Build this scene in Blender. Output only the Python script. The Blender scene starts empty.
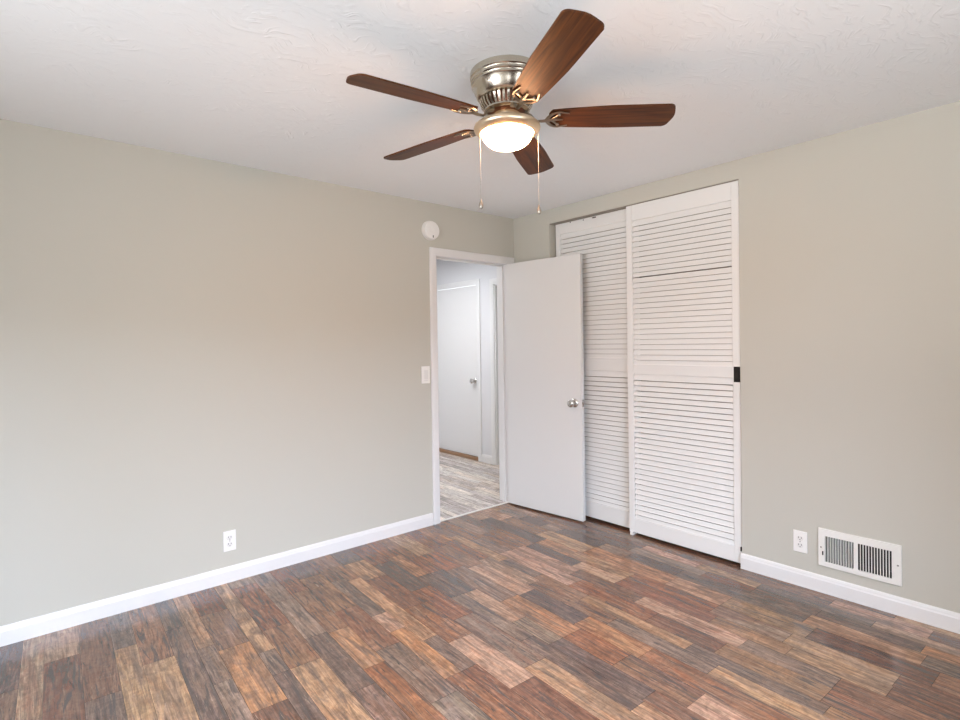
import bpy, bmesh, math, random
from mathutils import Vector, Matrix
random.seed(7)
C = bpy.context.scene.collection
PI = math.pi

# ------------------------------------------------------------------ camera
cam_d = bpy.data.cameras.new('camera'); cam = bpy.data.objects.new('camera', cam_d); C.objects.link(cam)
yaw, pitch, roll = 0.8650, -0.0096, -0.0144
fw = Vector((math.cos(pitch)*math.cos(yaw), math.cos(pitch)*math.sin(yaw), math.sin(pitch)))
r0 = Vector((math.sin(yaw), -math.cos(yaw), 0)); u0 = r0.cross(fw)
rt = r0*math.cos(roll) + u0*math.sin(roll); up = -r0*math.sin(roll) + u0*math.cos(roll)
m = Matrix((rt, up, -fw)).transposed().to_4x4(); m.translation = Vector((-3.2951, -3.3284, 1.3642))
cam.matrix_world = m
cam_d.sensor_width = 36; cam_d.lens = 539.712/960*36
cam_d.shift_x = 5.158/960; cam_d.shift_y = -10.70/960
cam_d.clip_start = 0.02
bpy.context.scene.camera = cam

# ------------------------------------------------------------------ world, daylight, exposure
sc = bpy.context.scene
sc.view_settings.view_transform = 'Standard'; sc.view_settings.look = 'None'
sc.view_settings.gamma = 1; sc.view_settings.use_curve_mapping = False
sc.view_settings.exposure = 0.0
W = bpy.data.worlds.new('sky'); sc.world = W; W.use_nodes = True
bg = W.node_tree.nodes['Background']; bg.inputs[0].default_value = (0.90, 0.95, 1.0, 1); bg.inputs[1].default_value = 3.8

def area(name, loc, direction, sx, sy, watts, col):
    d = bpy.data.lights.new(name, 'AREA'); d.shape = 'RECTANGLE'; d.size = sx; d.size_y = sy
    d.energy = watts; d.color = col
    o = bpy.data.objects.new(name, d); C.objects.link(o); o.location = loc
    o.rotation_euler = Vector(direction).to_track_quat('-Z', 'Y').to_euler()
    return o
# daylight: open sky above the tree line outside each window, plus added low lamps facing up to brighten the ceiling
area('back_sky', (-2.65, -8.3, 4.4), (0, 1, -0.55), 9.0, 3.8, 3200, (0.66, 0.78, 1.0))
area('back_up_fill', (-2.65, -5.2, 0.25), (0, 0.9, 1.0), 3.2, 1.2, 58, (0.95, 0.97, 1.0))
area('back_far_up_fill', (-2.65, -9.4, 0.05), (0, 0.02, 1.0), 9.0, 5.0, 160, (0.95, 0.97, 1.0))
area('side_sky', (-8.4, -1.9, 4.4), (1, 0, -0.55), 9.0, 3.8, 880, (0.82, 0.88, 1.0))
area('side_far_up_fill', (-9.5, -1.9, 0.05), (0.02, 0, 1.0), 9.0, 5.0, 840, (0.95, 0.97, 1.0))
area('side_deep_up_fill', (-17.0, -1.9, 0.05), (0.02, 0, 1.0), 14.0, 9.0, 5600, (0.95, 0.97, 1.0))
# hallway ceiling lamp
area('hall_light', (-0.45, 1.45, 2.40), (0, 0, -1), 0.9, 0.9, 40, (0.93, 0.95, 1.0))

# ------------------------------------------------------------------ helpers
def bx(bm, x0, x1, y0, y1, z0, z1, M=None):
    r = bmesh.ops.create_cube(bm, size=1)
    for v in r['verts']:
        v.co = Vector(((x0+x1)/2 + v.co.x*(x1-x0), (y0+y1)/2 + v.co.y*(y1-y0), (z0+z1)/2 + v.co.z*(z1-z0)))
        if M is not None: v.co = M @ v.co
    return r['verts']
def NB(): return bmesh.new()
def box(*a, **k):
    b = NB(); bx(b, *a, **k); return b
def lathe(bm, prof, n=48, M=None, closed=False):
    """prof: (r, z) list, spun about z"""
    rings = []
    for r, z in prof:
        if r < 1e-6: rings.append([bm.verts.new((0, 0, z))])
        else: rings.append([bm.verts.new((r*math.cos(2*PI*i/n), r*math.sin(2*PI*i/n), z)) for i in range(n)])
    for a, b in zip(rings, rings[1:]):
        for i in range(n):
            j = (i+1) % n
            if len(a) == 1 and len(b) == 1: continue
            if len(a) == 1: bm.faces.new((a[0], b[j], b[i]))
            elif len(b) == 1: bm.faces.new((a[i], a[j], b[0]))
            else: bm.faces.new((a[i], a[j], b[j], b[i]))
    if M is not None:
        for ring in rings:
            for v in ring: v.co = M @ v.co
def tube(bm, pts, rad, n=8, flat=1.0):
    pts = [Vector(p) for p in pts]; rings = []
    rads = rad if isinstance(rad, (list, tuple)) else [rad]*len(pts)
    for i, p in enumerate(pts):
        t = (pts[min(i+1, len(pts)-1)] - pts[max(i-1, 0)]).normalized()
        a = Vector((0, 0, 1)); 
        if abs(t.dot(a)) > .95: a = Vector((1, 0, 0))
        s = t.cross(a).normalized(); b = s.cross(t)
        rings.append([bm.verts.new(p + rads[i]*(math.cos(2*PI*k/n)*s + flat*math.sin(2*PI*k/n)*b)) for k in range(n)])
    for a, b in zip(rings, rings[1:]):
        for k in range(n): bm.faces.new((a[k], a[(k+1) % n], b[(k+1) % n], b[k]))
    bm.faces.new(rings[0][::-1]); bm.faces.new(rings[-1])
def extrude_profile(bm, prof, a, b, frame):
    """prof: list of (out, z); frame(out, z, along) -> point; closed solid between along=a and along=b"""
    A = [bm.verts.new(frame(o, z, a)) for o, z in prof]; B = [bm.verts.new(frame(o, z, b)) for o, z in prof]
    n = len(prof)
    for i in range(n): bm.faces.new((A[i], A[(i+1) % n], B[(i+1) % n], B[i]))
    bm.faces.new(A[::-1]); bm.faces.new(B)
def world_loc(o):
    v = Vector((0, 0, 0))
    while o is not None: v = v + o.location; o = o.parent
    return v
def obj(name, bm, mat, parent=None, smooth=False, bevel=0.0, loc=None):
    bmesh.ops.recalc_face_normals(bm, faces=bm.faces[:])
    off = world_loc(parent) if parent is not None else Vector(loc or (0, 0, 0))
    for v in bm.verts: v.co -= off
    me = bpy.data.meshes.new(name); bm.to_mesh(me); bm.free()
    me.materials.append(mat)
    o = bpy.data.objects.new(name, me); C.objects.link(o)
    if parent is not None: o.parent = parent
    elif loc: o.location = loc
    if smooth:
        for p in me.polygons: p.use_smooth = True
        e = o.modifiers.new('edges', 'EDGE_SPLIT'); e.split_angle = math.radians(40)
    if bevel:
        b = o.modifiers.new('bevel', 'BEVEL'); b.width = bevel; b.segments = 2; b.limit_method = 'ANGLE'
    return o
def tag(o, label, cat, group=None):
    o['label'] = label; o['category'] = cat
    if group: o['group'] = group
    return o
def thing(name, loc, label, cat, rz=0, group=None):
    o = bpy.data.objects.new(name, None); C.objects.link(o); o.location = loc; o.rotation_euler = (0, 0, rz)
    o.empty_display_size = .1
    return tag(o, label, cat, group)
def structure(o, label=None):
    o['kind'] = 'structure'
    if label: o['label'] = label
    return o

# ------------------------------------------------------------------ materials
def lin(r, g, b):
    f = lambda c: (c/255/12.92) if c/255 <= .04045 else ((c/255+.055)/1.055)**2.4
    return (f(r), f(g), f(b), 1)
def mat(name, col, rough=.5, metal=0, spec=.5):
    M = bpy.data.materials.new(name); M.use_nodes = True
    p = M.node_tree.nodes['Principled BSDF']
    p.inputs['Base Color'].default_value = col; p.inputs['Roughness'].default_value = rough
    p.inputs['Metallic'].default_value = metal; p.inputs['Specular IOR Level'].default_value = spec
    return M
def nd(M, t, **kw):
    n = M.node_tree.nodes.new(t)
    for k, v in kw.items():
        if k.startswith('i_'): n.inputs[k[2:].replace('_', ' ')].default_value = v
        else: setattr(n, k, v)
    return n
def ln(M, a, b): M.node_tree.links.new(a, b)
def P(M): return M.node_tree.nodes['Principled BSDF']
def bump_noise(M, scale, strength, dist=.002, detail=4, vec_scale=None, distortion=0, obj_coords=True):
    tc = nd(M, 'ShaderNodeTexCoord'); n = nd(M, 'ShaderNodeTexNoise', i_Scale=scale, i_Detail=detail, i_Distortion=distortion)
    mp = nd(M, 'ShaderNodeMapping'); mp.inputs['Scale'].default_value = vec_scale or (1, 1, 1)
    ln(M, tc.outputs['Object'], mp.inputs['Vector']); ln(M, mp.outputs[0], n.inputs['Vector'])
    b = nd(M, 'ShaderNodeBump', i_Strength=strength, i_Distance=dist)
    ln(M, n.outputs['Fac'], b.inputs['Height']); ln(M, b.outputs[0], P(M).inputs['Normal'])
    return n

m_wall = mat('greige_wall_paint', (0.525, 0.514, 0.453, 1), .62, spec=.3); bump_noise(m_wall, 130, .06, .001)
m_hallwall = mat('hall_wall_paint', (0.70, 0.70, 0.71, 1), .6, spec=.3); bump_noise(m_hallwall, 130, .06, .001)
m_trim = mat('white_semi_gloss_trim', (0.735, 0.73, 0.72, 1), .32); bump_noise(m_trim, 60, .03, .0006)
m_door = mat('white_door_paint', (0.71, 0.71, 0.695, 1), .38); bump_noise(m_door, 40, .04, .0008, vec_scale=(1, 1, .2))
m_closet = mat('white_louver_paint', (0.765, 0.765, 0.745, 1), .42); bump_noise(m_closet, 90, .05, .0006, vec_scale=(1, 1, 3))
m_plastic = mat('white_plastic', (0.82, 0.81, 0.78, 1), .35); bump_noise(m_plastic, 300, .02, .0003)
m_plastic2 = mat('soft_white_plastic', (0.74, 0.73, 0.70, 1), .4); bump_noise(m_plastic2, 300, .02, .0003)
m_slot = mat('dark_slot', (0.02, 0.018, 0.016, 1), .7); bump_noise(m_slot, 200, .02, .0003)
m_dark = mat('oiled_bronze', (0.018, 0.014, 0.012, 1), .4, .6); bump_noise(m_dark, 200, .05, .0004)
m_duct = mat('dark_duct_metal', (0.03, 0.03, 0.03, 1), .7, .3); bump_noise(m_duct, 50, .05, .001)
m_inside = mat('closet_interior', (0.30, 0.27, 0.23, 1), .8); bump_noise(m_inside, 90, .05, .001)
m_vent = mat('painted_steel', (0.78, 0.77, 0.73, 1), .4); bump_noise(m_vent, 200, .03, .0004)
m_thresh = mat('oak_threshold', (0.30, 0.17, 0.09, 1), .5); bump_noise(m_thresh, 30, .2, .001, vec_scale=(8, 1, 1))
m_strip = mat('pale_metal_strip', (0.72, 0.70, 0.66, 1), .35, .3); bump_noise(m_strip, 200, .03, .0004)
m_chain = mat('chain_metal', (0.30, 0.29, 0.27, 1), .4, .8); bump_noise(m_chain, 400, .3, .0005)
m_wood_knob = mat('pendant_metal', (0.35, 0.32, 0.28, 1), .3, .9); bump_noise(m_wood_knob, 200, .03, .0004)

def brushed(name, col, rough=.24):
    M = mat(name, col, rough, 1.0)
    tc = nd(M, 'ShaderNodeTexCoord'); mp = nd(M, 'ShaderNodeMapping'); mp.inputs['Scale'].default_value = (4, 4, 160)
    n = nd(M, 'ShaderNodeTexNoise', i_Scale=4, i_Detail=3)
    ln(M, tc.outputs['Object'], mp.inputs[0]); ln(M, mp.outputs[0], n.inputs['Vector'])
    mr = nd(M, 'ShaderNodeMapRange'); mr.inputs['To Min'].default_value = rough-.02; mr.inputs['To Max'].default_value = rough+.05
    ln(M, n.outputs['Fac'], mr.inputs['Value']); ln(M, mr.outputs[0], P(M).inputs['Roughness'])
    return M
m_nickel = brushed('brushed_nickel', (0.60, 0.54, 0.45, 1))
m_nickel_warm = brushed('brushed_nickel_fitter', (0.78, 0.62, 0.44, 1), .32)
m_iron = brushed('antique_nickel_iron', (0.34, 0.29, 0.23, 1), .34)
m_chrome = brushed('satin_chrome', (0.62, 0.60, 0.57, 1), .18)
m_motor = brushed('copper_motor', (0.30, 0.14, 0.09, 1), .35)

# ceiling: knock-down / slap-brush texture
m_ceil = mat('brushed_texture_ceiling', (0.845, 0.87, 0.885, 1), .75, spec=.2)
tc = nd(m_ceil, 'ShaderNodeTexCoord')
warp = nd(m_ceil, 'ShaderNodeTexNoise', i_Scale=5.0, i_Detail=2)
ln(m_ceil, tc.outputs['Object'], warp.inputs['Vector'])
vm = nd(m_ceil, 'ShaderNodeVectorMath', operation='MULTIPLY_ADD'); vm.inputs[1].default_value = (.22, .22, 0)
ln(m_ceil, warp.outputs['Color'], vm.inputs[0]); ln(m_ceil, tc.outputs['Object'], vm.inputs[2])
hs = []
for k, (rz, s) in enumerate(((.2, (7, 60, 1)), (.9, (8, 52, 1)), (1.7, (9, 58, 1)), (2.5, (7, 64, 1)))):
    mp = nd(m_ceil, 'ShaderNodeMapping'); mp.inputs['Rotation'].default_value = (0, 0, rz); mp.inputs['Scale'].default_value = s
    mp.inputs['Location'].default_value = (k*7.3, k*3.1, 0)
    ln(m_ceil, vm.outputs[0], mp.inputs[0])
    n = nd(m_ceil, 'ShaderNodeTexNoise', i_Scale=1.0, i_Detail=2, i_Distortion=.6); ln(m_ceil, mp.outputs[0], n.inputs['Vector'])
    cr = nd(m_ceil, 'ShaderNodeMapRange'); cr.inputs['From Min'].default_value = .62; cr.inputs['From Max'].default_value = .74
    ln(m_ceil, n.outputs['Fac'], cr.inputs['Value']); hs.append(cr.outputs[0])
a1 = nd(m_ceil, 'ShaderNodeMath', operation='MAXIMUM'); ln(m_ceil, hs[0], a1.inputs[0]); ln(m_ceil, hs[1], a1.inputs[1])
a2 = nd(m_ceil, 'ShaderNodeMath', operation='MAXIMUM'); ln(m_ceil, a1.outputs[0], a2.inputs[0]); ln(m_ceil, hs[2], a2.inputs[1])
a3 = nd(m_ceil, 'ShaderNodeMath', operation='MAXIMUM'); ln(m_ceil, a2.outputs[0], a3.inputs[0]); ln(m_ceil, hs[3], a3.inputs[1])
b = nd(m_ceil, 'ShaderNodeBump', i_Strength=.30, i_Distance=.005); ln(m_ceil, a3.outputs[0], b.inputs['Height'])
ln(m_ceil, b.outputs[0], P(m_ceil).inputs['Normal'])

# laminate planks: every plank has its own tone (attribute) and its own grain offset (uv)
def stretched(M, src, scale, detail, dist, rough=.6):
    mp = nd(M, 'ShaderNodeMapping'); mp.inputs['Scale'].default_value = scale
    n = nd(M, 'ShaderNodeTexNoise', i_Scale=1.0, i_Detail=detail, i_Distortion=dist, i_Roughness=rough)
    ln(M, src, mp.inputs[0]); ln(M, mp.outputs[0], n.inputs['Vector']); return n.outputs['Fac']
def remap(M, src, a, b, c, d):
    r = nd(M, 'ShaderNodeMapRange')
    for k, v in (('From Min', a), ('From Max', b), ('To Min', c), ('To Max', d)): r.inputs[k].default_value = v
    ln(M, src, r.inputs['Value']); return r.outputs[0]
def mul(M, a, b):
    n = nd(M, 'ShaderNodeMath', operation='MULTIPLY'); ln(M, a, n.inputs[0]); ln(M, b, n.inputs[1]); return n.outputs[0]
def mixc(M, fac, a, col, mode='MIX'):
    n = nd(M, 'ShaderNodeMix', data_type='RGBA', blend_type=mode); n.inputs['B'].default_value = col
    ln(M, fac, n.inputs['Factor']); ln(M, a, n.inputs['A']); return n.outputs['Result']
def laminate(name, charcoal, rust, light, rough):
    M = mat(name, (.3, .2, .15, 1), rough)
    at = nd(M, 'ShaderNodeVertexColor'); at.layer_name = 'plank_tone'
    at2 = nd(M, 'ShaderNodeVertexColor'); at2.layer_name = 'plank_shade'
    uvn = nd(M, 'ShaderNodeUVMap'); uvn.uv_map = 'plank_grain'; uv = uvn.outputs[0]
    fine = remap(M, stretched(M, uv, (120, 3, 1), 4, 1.6), .3, .7, .76, 1.26)
    mid = remap(M, stretched(M, uv, (26, 2.6, 1), 6, 2.4, .62), .34, .68, .58, 1.48)
    cross = remap(M, stretched(M, uv, (11, 13, 1), 6, 3.0, .68), .34, .66, .78, 1.24)
    tone = mul(M, mul(M, fine, mid), cross)
    two = nd(M, 'ShaderNodeMix', data_type='RGBA'); ln(M, at.outputs[0], two.inputs['A']); ln(M, at2.outputs[0], two.inputs['B'])
    ln(M, remap(M, stretched(M, uv, (10, 1.8, 1), 6, 2.2, .6), .45, .57, 0, 1), two.inputs['Factor'])
    vs = nd(M, 'ShaderNodeVectorMath', operation='SCALE'); ln(M, two.outputs['Result'], vs.inputs[0]); ln(M, tone, vs.inputs['Scale'])
    c = mixc(M, remap(M, stretched(M, uv, (10, 4.2, 1), 5, 2.5), .50, .66, 0, rust), vs.outputs[0], (1.0, .74, .56, 1), 'MULTIPLY')
    bw = nd(M, 'ShaderNodeRGBToBW'); ln(M, at.outputs[0], bw.inputs[0])
    weathered = remap(M, bw.outputs[0], .13, .25, 1.0, .30)      # pale planks carry fewer dark streaks
    c = mixc(M, mul(M, weathered, remap(M, stretched(M, uv, (17, 1.5, 1), 8, 2.6, .70), .53, .61, 0, charcoal)), c, (.066, .055, .050, 1))
    c = mixc(M, mul(M, weathered, remap(M, stretched(M, uv, (50, 5, 1), 7, 4.0, .70), .585, .64, 0, charcoal)), c, (.036, .027, .023, 1))
    c = mixc(M, remap(M, stretched(M, uv, (70, 4, 1), 6, 3.0, .65), .60, .70, 0, light), c, (.50, .37, .27, 1))
    ln(M, c, P(M).inputs['Base Color'])
    P(M).inputs['Specular IOR Level'].default_value = .92
    bb = nd(M, 'ShaderNodeBump', i_Strength=.05, i_Distance=.0006); ln(M, tone, bb.inputs['Height']); ln(M, bb.outputs[0], P(M).inputs['Normal'])
    return M
m_floor = laminate('rustic_plank_laminate', .92, .40, .45, .155)
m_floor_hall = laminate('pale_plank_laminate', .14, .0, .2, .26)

# fan blade veneer: grain runs along the blade (uv)
m_blade = mat('walnut_blade_veneer', (.1, .04, .02, 1), .42, spec=.18)
uvb = nd(m_blade, 'ShaderNodeUVMap'); uvb.uv_map = 'grain'
bn = stretched(m_blade, uvb.outputs[0], (60, 3, 1), 4, 1.0)
rp = nd(m_blade, 'ShaderNodeValToRGB'); ln(m_blade, bn, rp.inputs[0])
rp.color_ramp.elements[0].position = .3; rp.color_ramp.elements[0].color = (.030, .0095, .0038, 1)
rp.color_ramp.elements[1].position = .72; rp.color_ramp.elements[1].color = (.125, .040, .0105, 1)
ln(m_blade, rp.outputs[0], P(m_blade).inputs['Base Color'])

m_glow = bpy.data.materials.new('lit_frosted_glass'); m_glow.use_nodes = True
p_ = P(m_glow); p_.inputs['Base Color'].default_value = (.9, .85, .75, 1); p_.inputs['Roughness'].default_value = .3
nz = bump_noise(m_glow, 12, .02, .001)
p_.inputs['Emission Color'].default_value = (1.0, .52, .26, 1); p_.inputs['Emission Strength'].default_value = 152
m_glass = mat('window_glass', (1, 1, 1, 1), .02); P(m_glass).inputs['Transmission Weight'].default_value = 1.0; bump_noise(m_glass, 3, .01, .001)

# ------------------------------------------------------------------ room shell
H = 2.44; XW, YB = -4.20, -4.10; T = .12
def wall_cells(us, vs_, holes, put):
    """boxes for every cell of the grid us x vs_ outside the holes"""
    for u0_, u1_ in zip(us, us[1:]):
        for v0, v1 in zip(vs_, vs_[1:]):
            cu, cv = (u0_+u1_)/2, (v0+v1)/2
            if any(a < cu < b and c < cv < d for a, b, c, d in holes): continue
            put(u0_, u1_, v0, v1)
DX0, DX1, DZ = -.862, -.072, 2.056           # rough doorway opening, lined by the jamb
CY0, CY1, CZ = -1.9038, -.407, 2.326         # closet opening
VY0, VY1, VZ0, VZ1 = -2.640, -2.341, .163, .317
b = NB(); wall_cells([XW-T, DX0, DX1, .813], [0, DZ, H], [(DX0, DX1, -1, DZ)], lambda u0_, u1_, v0, v1: bx(b, u0_, u1_, 0, T, v0, v1))
structure(obj('wall_left', b, m_wall), 'long greige wall with the open doorway and round detector')
b = NB(); wall_cells([YB, VY0, VY1, CY0, CY1, 0], [0, VZ0, VZ1, CZ, H], [(CY0, CY1, -1, CZ), (VY0, VY1, VZ0, VZ1)], lambda u0_, u1_, v0, v1: bx(b, 0, T, u0_, u1_, v0, v1))
structure(obj('wall_right', b, m_wall), 'greige wall with the closet opening and floor-level vent')
b = NB(); wall_cells([XW-T, -3.9, -1.4, T], [0, .85, 2.15, H], [(-3.9, -1.4, .85, 2.15)], lambda u0_, u1_, v0, v1: bx(b, u0_, u1_, YB-T, YB, v0, v1))
structure(obj('wall_back', b, m_wall))
b = NB(); wall_cells([YB, -2.8, -1.0, 0], [0, .85, 2.15, H], [(-2.8, -1.0, .85, 2.15)], lambda u0_, u1_, v0, v1: bx(b, XW-T, XW, u0_, u1_, v0, v1))
structure(obj('wall_side', b, m_wall))
HX0, HY1 = -1.9, 2.75
structure(obj('ceiling', box(XW-T, .813+T, YB-T, HY1+T, H, H+.08), m_ceil), 'white ceiling with swirled brush texture')
# windows behind the camera
def window(name, frame):
    b = NB()
    for a in ((0, 1, 0, .05), (0, 1, .95, 1), (0, .035, 0, 1), (.965, 1, 0, 1), (.48, .52, 0, 1)): frame(b, *a)
    return structure(obj(name, b, m_trim))
window('window_1', lambda b, a0, a1, c0, c1: bx(b, -3.9+2.5*a0, -3.9+2.5*a1, YB-.09, YB-.03, .85+1.3*c0, .85+1.3*c1))
window('window_2', lambda b, a0, a1, c0, c1: bx(b, XW-.09, XW-.03, -2.8+1.8*a0, -2.8+1.8*a1, .85+1.3*c0, .85+1.3*c1))

# closet interior
b = NB(); bx(b, .72, .76, CY0-.3, CY1+.2, 0, H); bx(b, T, .76, CY0-.34, CY0-.3, 0, H); bx(b, T, .76, CY1+.2, CY1+.24, 0, H)
structure(obj('wall_closet', b, m_inside))
# hallway
DOORY0, DOORY1 = 1.452, 2.262
HD0, HD1 = .36, 1.145
b = NB(); wall_cells([0+T, HD0, HD1, DOORY0-.012, DOORY1+.012, HY1], [0, 2.035, 2.062, H], [(HD0, HD1, -1, 2.035), (DOORY0-.012, DOORY1+.012, -1, 2.062)], lambda u0_, u1_, v0, v1: bx(b, .813, .813+T, u0_, u1_, v0, v1))
structure(obj('wall_hall_right', b, m_hallwall), 'hallway wall seen through the doorway')
structure(obj('wall_hall_end', box(HX0, .813+T, HY1, HY1+T, 0, H), m_hallwall))
structure(obj('wall_hall_left', box(HX0-T, HX0, T, HY1, 0, H), m_hallwall))

# ------------------------------------------------------------------ floor: planks turned 2.6 degrees from the wall
th = math.radians(2.6); cs, sn = math.cos(th), math.sin(th)
def pw(u, v): return (u*cs - v*sn, -u*sn - v*cs)
TONE = {'T': (163, 128, 96), 't': (152, 124, 102), 'P': (172, 136, 112), 'O': (166, 118, 82), 'B': (126, 92, 70), 'b': (112, 84, 68),
        'R': (120, 81, 62), 'r': (106, 71, 55), 'U': (134, 87, 60), 'G': (116, 98, 86), 'g': (132, 112, 96), 'D': (88, 73, 67), 'd': (96, 84, 76), 'A': (137, 104, 76)}
S = [
 (-4.45,-4.33,''),(-4.33,-4.22,''),(-4.22,-4.11,''),(-4.11,-4.0,''),(-4.0,-3.88,''),(-3.88,-3.79,''),(-3.79,-3.68,''),(-3.68,-3.60,''),(-3.60,-3.49,''),(-3.49,-3.37,''),
 (-3.37,-3.283,'0D .62b 1.3g'),
 (-3.283,-3.203,'0t .9g 1.7B'),(-3.203,-3.076,'0t .47r 1.5B'),(-3.076,-2.955,'0b .9D 1.8T'),(-2.955,-2.867,'0d .54T 1.6R'),
 (-2.867,-2.746,'0B .76T 1.7D'),(-2.746,-2.66,'0d .5D 1.45B'),(-2.66,-2.587,'0T .775G 1.1g 1.9R'),(-2.587,-2.453,'0r .45b .85O 1.375r 2.0T'),
 (-2.453,-2.381,'0T .985G 1.19D 1.9O'),(-2.381,-2.245,'0t .225R .8B 1.19T 1.75r'),(-2.245,-2.14,'0G .55g 1.0D 1.5G 2.2T'),(-2.14,-2.038,'0R .5B 1.02O 1.39U 2.1g'),
 (-2.038,-1.91,'0D .35B .85R 1.30G 1.75g 2.3O'),(-1.91,-1.825,'0b .5d 1.01P 1.2O 1.66U 2.3T'),(-1.825,-1.745,'0B .55T 1.36G 1.66R 2.2U'),
 (-1.745,-1.61,'0d .32T .61R 1.05U 1.45P 1.875r 2.5O'),(-1.61,-1.485,'0R .45D .9U 1.3G 1.81T 2.45R'),(-1.485,-1.40,'0U .4O .76D 1.1G 1.65D 2.25T'),
 (-1.40,-1.31,'0B .3R .765D 1.105P 1.5g 1.75D 2.24r'),(-1.31,-1.18,'0T .5U .8g 1.3O 1.75U 2.03b 2.37P'),(-1.18,-1.06,'0R .45B .85P 1.31D 1.7O 2.065U 2.7b'),
 (-1.06,-.965,'0O .41U .8t 1.25B 1.8G 2.31T 2.95r'),(-.965,-.89,'0G .35T .895G 1.2B 1.55T 2.155G 2.7A'),(-.89,-.77,'0B .5g .8P 1.40U 1.9r 2.25A 2.665R'),
 (-.77,-.67,'0g .45B .80P 1.3b 1.75P 2.295G 2.664R'),(-.67,-.575,'0D .3B .82D 1.23P 1.545R 2.1A 2.45T 2.81r'),(-.575,-.46,'0t .2D .81O 1.1T 1.545U 2.05g 2.4T 2.805r'),
 (-.46,-.32,'0P .3B .7T 1.13O 1.73T 2.05A 2.45r 2.9B'),(-.32,-.205,'0T .1g .36D .6g .75D 1.13g 1.35D 1.7d 2.385T 2.835G'),(-.205,-.12,'0t .4B .83D 1.3g 1.8r 2.08d 2.4D 2.81O'),
 (-.12,-.04,'0B .5r .83b 1.33P 1.72T 2.075d 2.605P 3.1R'),(-.04,.06,'0b .6B 1.08g 1.33r 1.9b 2.4P 2.8b'),(.06,.17,'0R 1.33r 2.1b'),(.17,.28,''),(.28,.37,''),(.37,.49,''),(.49,.58,''),(.58,.70,''),(.70,.80,''),(.80,.93,''),(.93,1.05,'')]
GAIN = 1.02; MEAN = (122, 94, 76); MIX = .82
fb = NB(); c2l = fb.loops.layers.float_color.new('plank_shade'); cl = fb.loops.layers.float_color.new('plank_tone'); ul = fb.loops.layers.uv.new('plank_grain')
rnd = random.Random(21); keys = list(TONE)
hb = NB(); hc2 = hb.loops.layers.float_color.new('plank_shade'); hcl = hb.loops.layers.float_color.new('plank_tone'); hul = hb.loops.layers.uv.new('plank_grain')
c2l = fb.loops.layers.float_color['plank_shade']; hc2 = hb.loops.layers.float_color['plank_shade']
DARK = 'DdGrgbRgtA'
def plank(ua, ub, va, vb, tone):
    vw = -(.017 + (ua+ub)/2*sn)/cs                     # the threshold strip
    if vb <= vw: return
    va = max(va, vw)
    e = .0006
    ps = [(ua+e, va+e), (ub-e, va+e), (ub-e, vb-e), (ua+e, vb-e)]
    j = [rnd.uniform(.93, 1.07) for _ in range(3)]; k = rnd.uniform(.92, 1.08)
    c = lin(*[MEAN[i] + (TONE[tone][i]-MEAN[i])*MIX for i in range(3)]); c = [min(.9, c[i]*k*(.5+.5*j[i])*GAIN) for i in range(3)] + [1]
    t2 = TONE[rnd.choice(DARK)]; c2 = lin(*[.58*(MEAN[i] + (TONE[tone][i]-MEAN[i])*MIX) + .42*t2[i] for i in range(3)]); c2 = [x*GAIN*.9 for x in c2[:3]] + [1]
    ox, oy = rnd.uniform(0, 40), rnd.uniform(0, 40)
    w_ = .0022 if rnd.random() < .6 else 0              # bevel highlight painted as a paler strip along one long edge
    for qs, gain in (([(ua+e+w_, va+e)] + ps[1:3] + [(ua+e+w_, vb-e)], 1.0), ([ps[0], (ua+e+w_, va+e), (ua+e+w_, vb-e), ps[3]], 1.45)):
        if gain > 1 and not w_: continue
        f = fb.faces.new([fb.verts.new((*pw(*q), 0)) for q in qs])
        for l, q in zip(f.loops, qs):
            l[cl] = [x*gain for x in c[:3]] + [1]; l[c2l] = [x*gain for x in c2[:3]] + [1]; l[ul].uv = (q[0]+ox, q[1]+oy)
for ua, ub, spec in S:
    items = []
    for tok in spec.split():
        items.append((float(tok[:-1]) if len(tok) > 1 else 0.0, tok[-1]))
    first = items[0][0] if items else None
    # the visible part, then random planks on to both ends
    v = -3.1
    if items:
        lead = []
        x = -.04
        while x > -3.1: lead.append(x); x -= rnd.uniform(.3, .75)
        lead = [-3.1] + lead[::-1]
        for a, b_ in zip(lead, lead[1:]): plank(ua, ub, a, b_, rnd.choice(keys))
        items[0] = (lead[-1], items[0][1])
        for i, (a, t) in enumerate(items):
            e_ = items[i+1][0] if i+1 < len(items) else a + rnd.uniform(.5, .8)
            plank(ua, ub, a, e_, t); v = e_
    while v < 4.5:
        e_ = v + rnd.uniform(.3, .75); plank(ua, ub, v, e_, rnd.choice(keys)); v = e_
# hallway: paler, greyer narrow planks beyond the threshold strip
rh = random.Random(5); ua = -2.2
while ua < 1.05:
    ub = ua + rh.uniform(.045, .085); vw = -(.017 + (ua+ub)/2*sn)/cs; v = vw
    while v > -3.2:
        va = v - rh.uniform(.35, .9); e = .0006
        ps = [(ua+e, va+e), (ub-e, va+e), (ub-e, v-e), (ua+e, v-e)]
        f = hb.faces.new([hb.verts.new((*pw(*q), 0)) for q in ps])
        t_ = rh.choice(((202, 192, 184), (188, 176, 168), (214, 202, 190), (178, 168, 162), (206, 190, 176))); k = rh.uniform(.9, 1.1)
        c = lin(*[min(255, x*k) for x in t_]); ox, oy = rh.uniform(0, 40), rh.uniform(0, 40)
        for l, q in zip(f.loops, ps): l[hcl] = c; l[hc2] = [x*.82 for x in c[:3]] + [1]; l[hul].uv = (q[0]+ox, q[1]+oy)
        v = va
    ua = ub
structure(obj('floor_hall', hb, m_floor_hall), 'paler grey-beige plank floor of the hallway')
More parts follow.
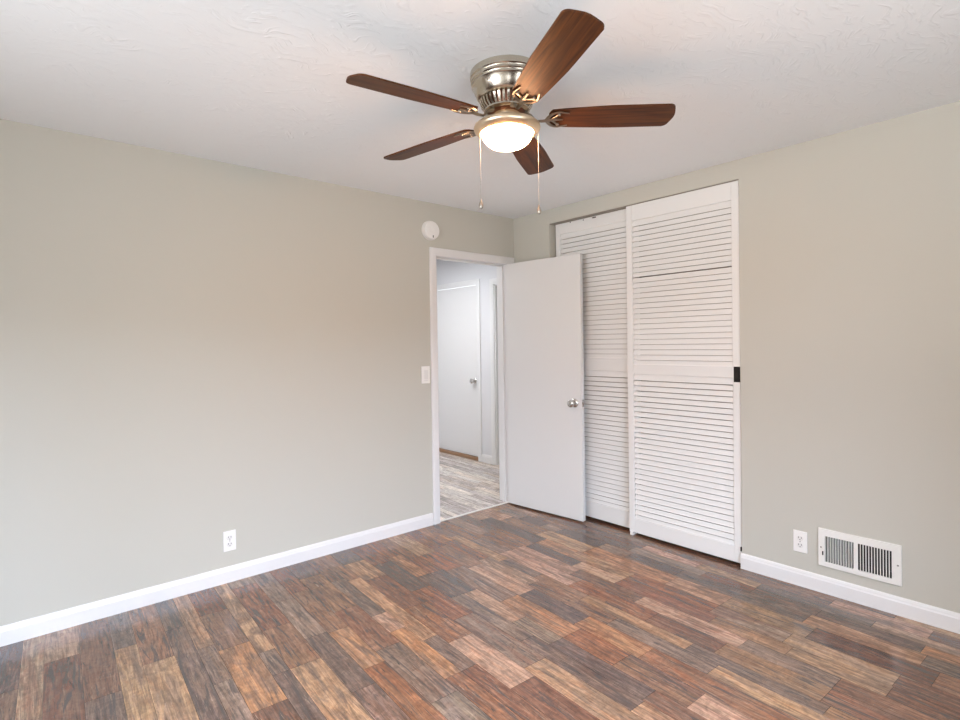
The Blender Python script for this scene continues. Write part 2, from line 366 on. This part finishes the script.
# the dark bed the planks are laid on shows as hairline joints
f = fb.faces.new([fb.verts.new((x, y, -.0015)) for x, y in ((-4.6, -4.5), (1.2, -4.5), (1.2, 3.2), (-4.6, 3.2))])
for l in f.loops: l[cl] = (.05, .035, .025, 1); l[c2l] = (.05, .035, .025, 1); l[ul].uv = (0, 0)
fl = structure(obj('floor', fb, m_floor), 'rustic multi-tone brown plank laminate floor')

# ------------------------------------------------------------------ baseboards and casings
BP = [(0, 0), (.014, 0), (.014, .066), (.0115, .072), (.0105, .080), (.0075, .0865), (.004, .090), (0, .090)]
b = NB(); extrude_profile(b, BP, XW, -.907, lambda o, z, a: (a, -o, z)); structure(obj('baseboard_left', b, m_trim), 'white baseboard along the long left wall')
b = NB(); extrude_profile(b, BP, YB, -1.9, lambda o, z, a: (-o, a, z)); extrude_profile(b, BP, CY1, -.02, lambda o, z, a: (-o, a, z))
structure(obj('baseboard_right', b, m_trim), 'white baseboard under the wall vent')
b = NB(); extrude_profile(b, BP, XW+.014, 0, lambda o, z, a: (a, YB+o, z)); structure(obj('baseboard_back', b, m_trim))
b = NB(); extrude_profile(b, BP, YB, 0, lambda o, z, a: (XW+o, a, z)); structure(obj('baseboard_side', b, m_trim))
b = NB()
for a0, a1 in ((HD1+.064, DOORY0-.062), (DOORY1+.062, HY1)): extrude_profile(b, BP, a0, a1, lambda o, z, a: (.813-o, a, z))
structure(obj('baseboard_hall', b, m_trim))

CP = [(0, 0), (.010, 0), (.013, .012), (.015, .030), (.0165, .050), (.015, .058), (.012, .062), (0, .062)]   # casing: (out, across)
def casing(bm, lo, hi, top, frame, w=.062):
    """mitred three-sided casing round an opening lo..hi below top; frame(along, out, z)"""
    n = len(CP)
    path = [(lo, 0, -1, 0), (lo, top, -1, 1), (hi, top, 1, 1), (hi, 0, 1, 0)]
    rings = [[bm.verts.new(frame(a + dx*c*w/.062, o, z + dz*c*w/.062)) for o, c in CP] for a, z, dx, dz in path]
    for A, B in zip(rings, rings[1:]):
        for i in range(n): bm.faces.new((A[i], A[(i+1) % n], B[(i+1) % n], B[i]))
    bm.faces.new(rings[0]); bm.faces.new(rings[-1])
b = NB(); casing(b, -.839, -.066, 2.042, lambda a, o, z: (a, -o, z), w=.060)
t1 = structure(obj('trim_1', b, m_trim, smooth=True), 'white casing around the open bedroom doorway')
b = NB(); casing(b, -.845, -.085, 2.040, lambda a, o, z: (a, T+o, z)); obj('hall_side_casing', b, m_trim, t1, True)
b = NB(); bx(b, DX0, -.843, 0, T, 0, DZ); bx(b, -.088, DX1, 0, T, 0, DZ); bx(b, -.845, -.088, 0, T, 2.040, DZ)
j = obj('door_jamb', b, m_trim, t1)
b = NB(); bx(b, -.845, -.834, .045, .078, 0, 2.040); bx(b, -.099, -.088, .045, .078, 0, 2.040); bx(b, -.834, -.099, .045, .078, 2.029, 2.040)
obj('door_stop', b, m_trim, t1, bevel=.002)
obj('strike_plate', box(-.845, -.8435, .006, .034, .865, .935), m_chrome, t1)
structure(obj('trim_2', box(-.845, -.088, .004, .030, 0, .005), m_strip, bevel=.002), 'pale threshold strip across the bedroom doorway')
b = NB(); casing(b, DOORY0-.006, DOORY1+.006, 2.056, lambda a, o, z: (.813-o, a, z)); structure(obj('trim_3', b, m_trim, smooth=True), 'white casing around the closed hallway door')
b = NB(); casing(b, HD0, HD1, 2.035, lambda a, o, z: (.813-o, a, z)); t4 = structure(obj('trim_4', b, m_trim, smooth=True), 'white casing of the second hallway opening')
b = NB(); bx(b, .813, .813+T, HD1-.016, HD1, 0, 2.035); bx(b, .813, .813+T, HD0, HD0+.016, 0, 2.035); bx(b, .813, .813+T, HD0, HD1, 2.02, 2.035); obj('door_jamb', b, m_trim, t4)
structure(obj('trim_5', box(.795, .813+T, DOORY0-.006, DOORY1+.006, 0, .036), m_thresh, bevel=.006), 'brown wood threshold under the hallway door')

# ------------------------------------------------------------------ doors
def knob(bm, M):
    lathe(bm, [(0, 0), (.033, 0), (.033, .004), (.028, .009), (.014, .012), (.012, .030), (.017, .036), (.026, .043), (.029, .052), (.027, .061), (.018, .067), (0, .069)], 32, M)
hx, hy = -.1215, -.018; ex, ey = -.0535, -.756
dd = Vector((ex-hx, ey-hy, 0)); DWID = dd.length; dd.normalize(); nn = Vector((dd.y, -dd.x, 0))  # nn points away from the closet
if nn.x > 0: nn = -nn
MD = Matrix((dd, -nn, Vector((0, 0, 1)))).transposed().to_4x4(); MD.translation = Vector((hx, hy, 0))  # local: x along door, y into thickness, z up
door = bpy.data.objects.new('door_1', None); C.objects.link(door); door.location = (hx, hy, 0); structure(door, 'plain white bedroom door standing open against the closet'); door['category'] = 'door'
obj('door_slab', box(0, DWID, 0, .035, .012, 2.036, M=MD), m_door, door, bevel=.002)
b = NB(); knob(b, MD @ Matrix.Translation((DWID-.062, 0, .905)) @ Matrix.Rotation(PI/2, 4, 'X')); obj('knob', b, m_chrome, door, True)
b = NB(); knob(b, MD @ Matrix.Translation((DWID-.062, .035, .905)) @ Matrix.Rotation(-PI/2, 4, 'X')); obj('knob', b, m_chrome, door, True)
lp = obj('latch_plate', box(DWID-.0005, DWID+.0012, .006, .029, .877, .933, M=MD), m_chrome, door)
obj('latch_bolt', box(DWID+.001, DWID+.010, .011, .024, .898, .912, M=MD), m_chrome, lp, bevel=.002)
for z in (.22, 1.02, 1.82):
    b = NB(); tube(b, [MD @ Vector((-.006, .040, z)), MD @ Vector((-.006, .040, z+.09))], .006, 10); bx(b, -.008, .03, .0352, .037, z, z+.09, M=MD)
    obj('hinge', b, m_chrome, door)

d2 = bpy.data.objects.new('door_2', None); C.objects.link(d2); d2.location = (.85, DOORY1, 0); structure(d2, 'closed white door at the end of the hallway'); d2['category'] = 'door'
obj('door_slab', box(.828, .863, DOORY0, DOORY1, .040, 2.052), m_trim, d2, bevel=.002)
b = NB(); knob(b, Matrix.Translation((.828, DOORY0+.065, .93)) @ Matrix.Rotation(-PI/2, 4, 'Y')); obj('knob', b, m_chrome, d2, True)
for z in (.35, 1.05, 1.80):
    b = NB(); tube(b, [(.822, DOORY1, z), (.822, DOORY1, z+.09)], .007, 10); obj('hinge', b, m_chrome, d2, True)
d3 = structure(obj('door_3', box(.875, .91, HD0+.0165, HD1-.0165, .012, 2.018), m_door), 'second white hallway door at the edge of the doorway view'); d3['category'] = 'door'

# ------------------------------------------------------------------ louvered sliding closet doors
def louver_door(name, loc, y0, y1, x0, label, z0, z1, mid, toprail, botrail, stile=.045, gap=None):
    """front face at x0 (towards the room), spans y0..y1 (y0 < y1)"""
    th_ = .034
    t = thing(name, loc, label, 'closet door', group='louvered closet doors')
    b = NB()
    bx(b, x0, x0+th_, y0, y0+stile, z0, z1); bx(b, x0, x0+th_, y1-stile, y1, z0, z1)
    obj('stile', b, m_closet, t, bevel=.002)
    for nm, a, c in (('top_rail', toprail, z1), ('middle_rail', mid[0], mid[1]), ('bottom_rail', z0, botrail)):
        obj(nm, box(x0+.001, x0+th_-.001, y0+stile, y1-stile, a, c), m_closet, t, bevel=.0015)
    for nm, a, c in (('upper_louvers', mid[1], toprail), ('lower_louvers', botrail, mid[0])):
        n = round((c-a)/.0362); pz = (c-a)/n; b = NB()
        for i in range(n):
            zb = a + i*pz
            jx = rnd.uniform(-.0006, .0006)
            op = .0 if not (gap and nm == 'upper_louvers' and i == gap) else .004
            xf = x0 + .003 + jx
            # closed louvre: lower edge stands proud and laps over the slat below
            gp = .0108 if nm == 'lower_louvers' else .0078
            if i == n-1: gp = -.004
            pts = [(xf, zb-.005+op), (xf+.0060, zb-.006+op), (xf+.0160, zb+pz-gp-.001), (xf+.0100, zb+pz-gp)]
            A = [b.verts.new((px, y0+stile-.004, pz_)) for px, pz_ in pts]; B = [b.verts.new((px, y1-stile+.004, pz_)) for px, pz_ in pts]
            for k in range(4): b.faces.new((A[k], A[(k+1) % 4], B[(k+1) % 4], B[k]))
            b.faces.new(A[::-1]); b.faces.new(B)
        obj(nm, b, m_closet, t)
    return t
front = louver_door('louvered_closet_door', (.03, -1.51, .022), -1.8990, -1.118, .010, 'front white louvered sliding closet door with black finger pull', .020, 2.3205, (1.137, 1.207), 2.212, .118, gap=17)
back = louver_door('louvered_closet_door', (.08, -.82, .022), -1.170, -.424, .058, 'rear white louvered closet door partly behind the open bedroom door', .020, 2.3205, (1.148, 1.247), 2.236, .137)
b = NB(); bx(b, .0085, .0105, -1.8990, -1.860, 1.112, 1.206)
fp = obj('finger_pull', b, m_dark, front, bevel=.001); fp['label'] = 'black finger pull'
b = NB(); lathe(b, [(.012, 0), (.014, .0015), (.011, .002), (.009, .0008), (0, .0008)], 20, Matrix.Translation((.0086, -1.878, 1.158)) @ Matrix.Rotation(-PI/2, 4, 'Y') @ Matrix.Diagonal((2.2, .8, 1, 1))); obj('pull_cup', b, m_dark, fp, True)
obj('edge_bumper', box(.000, .010, -1.899, -1.893, .098, .122), m_dark, front)
for yy, zz, w in ((-0.577, 2.314, 0.008), (-0.705, 2.309, 0.008), (-0.807, 2.310, 0.034)):
    o = obj('paint_chip', box(.0575, .0592, yy-w/2, yy+w/2, zz-.004, zz+.004), m_dark, back); o['label'] = 'dark chip in the top rail'
b = NB(); bx(b, .0, .05, -1.150, -1.128, 0, .012); bx(b, .002, .008, -1.150, -1.128, .012, .03)
tag(obj('floor_guide', b, m_plastic, loc=(.02, -1.14, 0), bevel=.001), 'tiny white plastic guide on the floor under the front closet door corner', 'door guide')
structure(obj('trim_6', box(.008, .118, CY0, CY1, 2.3212, CZ-.0005), m_inside), 'overhead sliding track of the closet')

# ------------------------------------------------------------------ ceiling fan
FX, FY = -1.789, -1.778; BZ = 2.257
fan = thing('ceiling_fan', (FX, FY, H), 'brushed nickel flush-mount ceiling fan with five walnut blades and lit bowl', 'ceiling fan')
MT = Matrix.Translation((FX, FY, 0))
b = NB(); lathe(b, [(0, 2.4399), (.138, 2.4399), (.1435, 2.436), (.144, 2.414), (.1405, 2.411), (.1385, 2.408), (.1385, 2.405), (.1415, 2.402), (.1415, 2.398), (.1375, 2.395), (.136, 2.391), (.1385, 2.388), (.1385, 2.384),
    (.134, 2.380), (.128, 2.362), (.119, 2.344), (.113, 2.335), (.104, 2.332), (0, 2.331)], 64, MT); obj('motor_housing', b, m_nickel, fan, True)
b = NB(); lathe(b, [(0, 2.332), (.088, 2.332), (.090, 2.310), (.076, 2.286), (.058, 2.276), (0, 2.276)], 48, MT); mt = obj('motor', b, m_motor, fan, True)
b = NB()
for i in range(36):
    a = 2*PI*i/36
    Mx = MT @ Matrix.Rotation(a, 4, 'Z')
    pts = [(.102, 2.334), (.108, 2.326), (.102, 2.306), (.086, 2.288), (.079, 2.288), (.094, 2.308), (.099, 2.324), (.096, 2.334)]
    A = [b.verts.new(Mx @ Vector((r_, -.0045, z_))) for r_, z_ in pts]; B = [b.verts.new(Mx @ Vector((r_, .0045, z_))) for r_, z_ in pts]
    for k in range(8): b.faces.new((A[k], A[(k+1) % 8], B[(k+1) % 8], B[k]))
    b.faces.new(A[::-1]); b.faces.new(B)
lathe(b, [(.074, 2.292), (.090, 2.291), (.091, 2.285), (.074, 2.281)], 48, MT)
obj('vented_collar', b, m_nickel, fan, True)
b = NB(); lathe(b, [(0, 2.2820), (.050, 2.2820), (.052, 2.2760), (.046, 2.2720), (.0445, 2.2570), (.049, 2.2490), (.064, 2.2450), (.096, 2.2400), (.120, 2.2350), (.1305, 2.2270), (.1325, 2.2190), (.130, 2.2110), (.120, 2.2020), (.107, 2.1970), (.103, 2.1990), (.102, 2.2050), (0, 2.2050)], 64, MT)
obj('light_fitter', b, m_nickel_warm, fan, True)
b = NB(); lathe(b, [(.1015, 2.2030), (.101, 2.1950), (.096, 2.1810), (.086, 2.1670), (.071, 2.1550), (.051, 2.1470), (.028, 2.1425), (0, 2.1410)], 64, MT)
obj('glass_bowl', b, m_glow, fan, True)['label'] = 'lit frosted glass bowl'
PH0 = 4.300; PITCH = -.20
DZT = [.030, .002, -.012, -.016, -.010]
for k in range(5):
    a = PH0 + k*2*PI/5
    MB_ = Matrix.Translation((FX, FY, BZ)) @ Matrix.Rotation(a, 4, 'Z') @ Matrix.Rotation(-math.atan2(DZT[k], .65), 4, 'Y')
    MBp = MB_ @ Matrix.Rotation(PITCH, 4, 'X')
    # blade outline in local x (radial), y
    R0, R1 = .165, .661; out = []
    w0, w1 = .052, .069
    def W_(x): return w0 + (w1-w0)*min(1, max(0, (x-R0)/(.42-R0)))**.8
    n = 10
    lower = [(R0+.012 + (R1-.03-R0-.012)*i/n, -W_(R0 + (R1-R0)*i/n)) for i in range(n+1)]
    tip = []
    rc = .026
    for i in range(1, 7):
        t_ = PI/2*i/7; tip.append((R1-rc-.010+rc*math.sin(t_), -w1+rc-rc*math.cos(t_)))
    arc = [(R1-.010+.010*math.cos(PI/2*s_), (w1-rc)*s_) for s_ in (-1, -.6, -.2, .2, .6, 1)]
    half = lower + tip
    outline = half + arc[1:-1] + [(x, -y) for x, y in half[::-1]] + [(R0, .030), (R0, -.030)]
    b = NB(); ul2 = b.loops.layers.uv.new('grain')
    top_ = [b.verts.new((x, y, .003)) for x, y in outline]; bot_ = [b.verts.new((x, y, -.003)) for x, y in outline]
    N = len(outline)
    b.faces.new(top_); b.faces.new(bot_[::-1])
    for i in range(N): b.faces.new((top_[i], bot_[i], bot_[(i+1) % N], top_[(i+1) % N]))
    for f_ in b.faces:
        for l in f_.loops: l[ul2].uv = (l.vert.co.y + k*3.7, l.vert.co.x + k*1.3)
    for v in b.verts: v.co = MBp @ v.co
    bl = obj('fan_blade', b, m_blade, fan)
    # blade iron: arm from the motor and a crescent-shaped holder under the blade
    b = NB()
    arm = [(.070, 0, .022), (.095, 0, .012), (.115, 0, -.010), (.140, 0, -.011), (.170, 0, -.0085)]
    tube(b, [MB_ @ Vector(q) for q in arm], [.013, .010, .008, .009, .010], 10, .55)
    for s_ in (-1, 1):
        horn = []
        for i in range(11):
            t_ = i/10
            horn.append((.158 + .085*t_**1.6, s_*(.048*math.sin(min(1, t_*1.35)*PI/2) - .010*max(0, t_-.7)/.3), -.0075))
        tube(b, [MBp @ Vector(q) for q in horn], [.009-.0055*(i/10) for i in range(11)], 8, .5)
        inner = [(.172 + .030*math.sin(t_/8*PI/2), s_*(.040*t_/8), -.0075) for t_ in range(9)]
        tube(b, [MBp @ Vector(q) for q in inner], .0045, 8, .6)
    tube(b, [MBp @ Vector(q) for q in ((.160, 0, -.0075), (.185, 0, -.0075), (.222, 0, -.0075))], [.010, .008, .004], 8, .5)
    for q in ((.188, .0, 0), (.205, .032, 0), (.205, -.032, 0)):
        lathe(b, [(0, -.0125), (.004, -.0120), (.0055, -.0100), (.0055, -.003)], 12, MBp @ Matrix.Translation((q[0], q[1], 0)))
    obj('blade_iron', b, m_iron, bl, True)
right = Vector((math.sin(yaw), -math.cos(yaw), 0)); fwd2 = Vector((math.cos(yaw), math.sin(yaw), 0))
for off, fo, zt, zb in ((-.108, -.03, 2.208, 1.922), (.124, -.0, 2.216, 1.905)):
    c0 = Vector((FX, FY, 0)) + right*off + fwd2*fo
    b = NB(); tube(b, [c0+Vector((0, 0, zt)), c0+Vector((0, 0, zb))], .0007, 6)
    z = zb
    while z < zt-.003:
        bmesh.ops.create_icosphere(b, subdivisions=1, radius=.0014, matrix=Matrix.Translation(c0+Vector((0, 0, z)))); z += .0062
    pc = obj('pull_chain', b, m_chain, fan)
    b = NB(); lathe(b, [(0, zb+.010), (.003, zb+.008), (.005, zb), (.0085, zb-.012), (.0085, zb-.019), (.005, zb-.026), (0, zb-.028)], 16, Matrix.Translation(c0)); obj('chain_pendant', b, m_wood_knob, pc, True)

# ------------------------------------------------------------------ wall fittings
# round detector
sd = thing('smoke_detector', (-.891, 0, 2.226), 'round white smoke detector on the wall above the doorway corner', 'smoke detector')
MS = Matrix.Translation((-.891, 0, 2.226)) @ Matrix.Rotation(PI/2, 4, 'X')
b = NB(); lathe(b, [(0, 0), (.074, 0), (.074, .010), (.066, .012), (0, .012)], 48, MS); obj('mounting_base', b, m_plastic2, sd, True)
b = NB(); lathe(b, [(.064, .012), (.068, .014), (.069, .028), (.066, .034), (.058, .037), (.030, .0385), (.028, .0375), (.026, .0385), (0, .039)], 48, MS); obj('cover', b, m_plastic, sd, True)
obj('indicator_slot', box(-.889, -.882, -.0385, -.034, 2.170, 2.187), m_slot, sd)
# dimmer / rocker switch
sw = thing('light_switch', (-.950, 0, 1.139), 'white rocker light switch beside the left doorway casing', 'light switch')
obj('cover_plate', box(-.988, -.912, -.006, 0, 1.074, 1.204), m_plastic, sw, bevel=.003)
obj('rocker', box(-.968, -.932, -.0105, -.005, 1.106, 1.174), m_plastic2, sw, bevel=.002)
obj('slider', box(-.966, -.934, -.009, -.005, 1.092, 1.102), m_plastic2, sw, bevel=.001)
# outlets: built on the left wall, copied to the right wall
ol = thing('wall_outlet', (-2.361, 0, .238), 'white duplex outlet on the long left wall above the baseboard', 'outlet', group='wall outlets')
obj('cover_plate', box(-2.396, -2.326, -.006, 0, .179, .297), m_plastic, ol, bevel=.0025)
for zc in (.2575, .2185):
    b = NB(); lathe(b, [(0, .0075), (.0155, .0075), (.0165, .0065), (.0165, .004), (0, .004)], 28, Matrix.Translation((-2.361, 0, zc)) @ Matrix.Rotation(PI/2, 4, 'X') @ Matrix.Diagonal((1, .86, 1, 1)))
    rc_ = obj('receptacle', b, m_plastic2, ol, True)
    b = NB(); bx(b, -2.369, -2.3665, -.0079, -.007, zc-.001, zc+.008); bx(b, -2.3555, -2.353, -.0079, -.007, zc-.001, zc+.008)
    lathe(b, [(0, .0078), (.0026, .0078), (.0026, .007), (0, .007)], 12, Matrix.Translation((-2.361, 0, zc-.008)) @ Matrix.Rotation(PI/2, 4, 'X'))
    obj('slots', b, m_slot, rc_)
b = NB(); lathe(b, [(0, .0072), (.003, .0068), (.0035, .005)], 12, Matrix.Translation((-2.361, 0, .238)) @ Matrix.Rotation(PI/2, 4, 'X')); obj('screw', b, m_chain, ol, True)
o2 = ol.copy(); C.objects.link(o2); o2.location = (0, -2.2205, .245); o2.rotation_euler = (0, 0, -PI/2); o2['label'] = 'white duplex outlet on the right wall next to the air vent'
for ch_ in list(ol.children):
    c2 = ch_.copy(); C.objects.link(c2); c2.parent = o2
    for g_ in list(ch_.children):
        d_ = g_.copy(); C.objects.link(d_); d_.parent = c2
# air vent
vt = thing('air_vent', (0, -2.4905, .245), 'white steel air vent grille low on the right wall', 'air vent')
y0v, y1v, z0v, z1v = -2.670, -2.311, .146, .346
L_ = y1v - y0v
yA0, yA1 = y1v-.452*L_, y1v-.086*L_      # left section
yB0, yB1 = y1v-.893*L_, y1v-.490*L_      # right section
zs0, zs1 = .171, .309
b = NB(); wall_cells([y0v, yB0, yB1, yA0, yA1, y1v], [z0v, zs0, zs1, z1v], [(yA0, yA1, zs0, zs1), (yB0, yB1, zs0, zs1)], lambda u0_, u1_, v0, v1: bx(b, -.010, 0.0, u0_, u1_, v0, v1))
bmesh.ops.remove_doubles(b, verts=b.verts[:], dist=1e-5)
obj('frame', b, m_vent, vt)
for nm, ya, yb, n, ang in (('slats', yA0, yA1, 11, -.12), ('slats', yB0, yB1, 12, .25)):
    b = NB(); pz = (yb-ya)/n
    for i in range(n+1):
        Mx = Matrix.Translation((-.001, ya+i*pz, 0)) @ Matrix.Rotation(ang, 4, 'Z')
        bx(b, -.0075, .0085, -.0014 if n == 11 else -.002, .0014 if n == 11 else .002, zs0, zs1, M=Mx)
    obj(nm, b, m_vent, vt)
b = NB(); bx(b, .10, .104, VY0+.001, VY1-.001, VZ0+.001, VZ1-.001); bx(b, .001, .10, VY0+.001, VY0+.003, VZ0+.001, VZ1-.001); bx(b, .001, .10, VY1-.003, VY1-.001, VZ0+.001, VZ1-.001)
bx(b, .001, .10, VY0+.001, VY1-.001, VZ0+.001, VZ0+.003); bx(b, .001, .10, VY0+.001, VY1-.001, VZ1-.003, VZ1-.001)
obj('duct', b, m_duct, vt)
b = NB()
for zz in (.185, .215, .245, .275, .300): bx(b, .030, .034, yA0-.004, yA1+.004, zz-.002, zz+.002)
obj('damper_blades', b, m_duct, vt)
obj('damper_lever', box(-.016, -.009, y1v-.024, y1v-.019, .205, .226), m_dark, vt, bevel=.001)
for yy in (y1v-.012, y0v+.014):
    b = NB(); lathe(b, [(0, .0125), (.0035, .0118), (.0045, .010), (.0045, .008)], 12, Matrix.Translation((0, yy, .245)) @ Matrix.Rotation(-PI/2, 4, 'Y')); obj('screw', b, m_chain, vt, True)
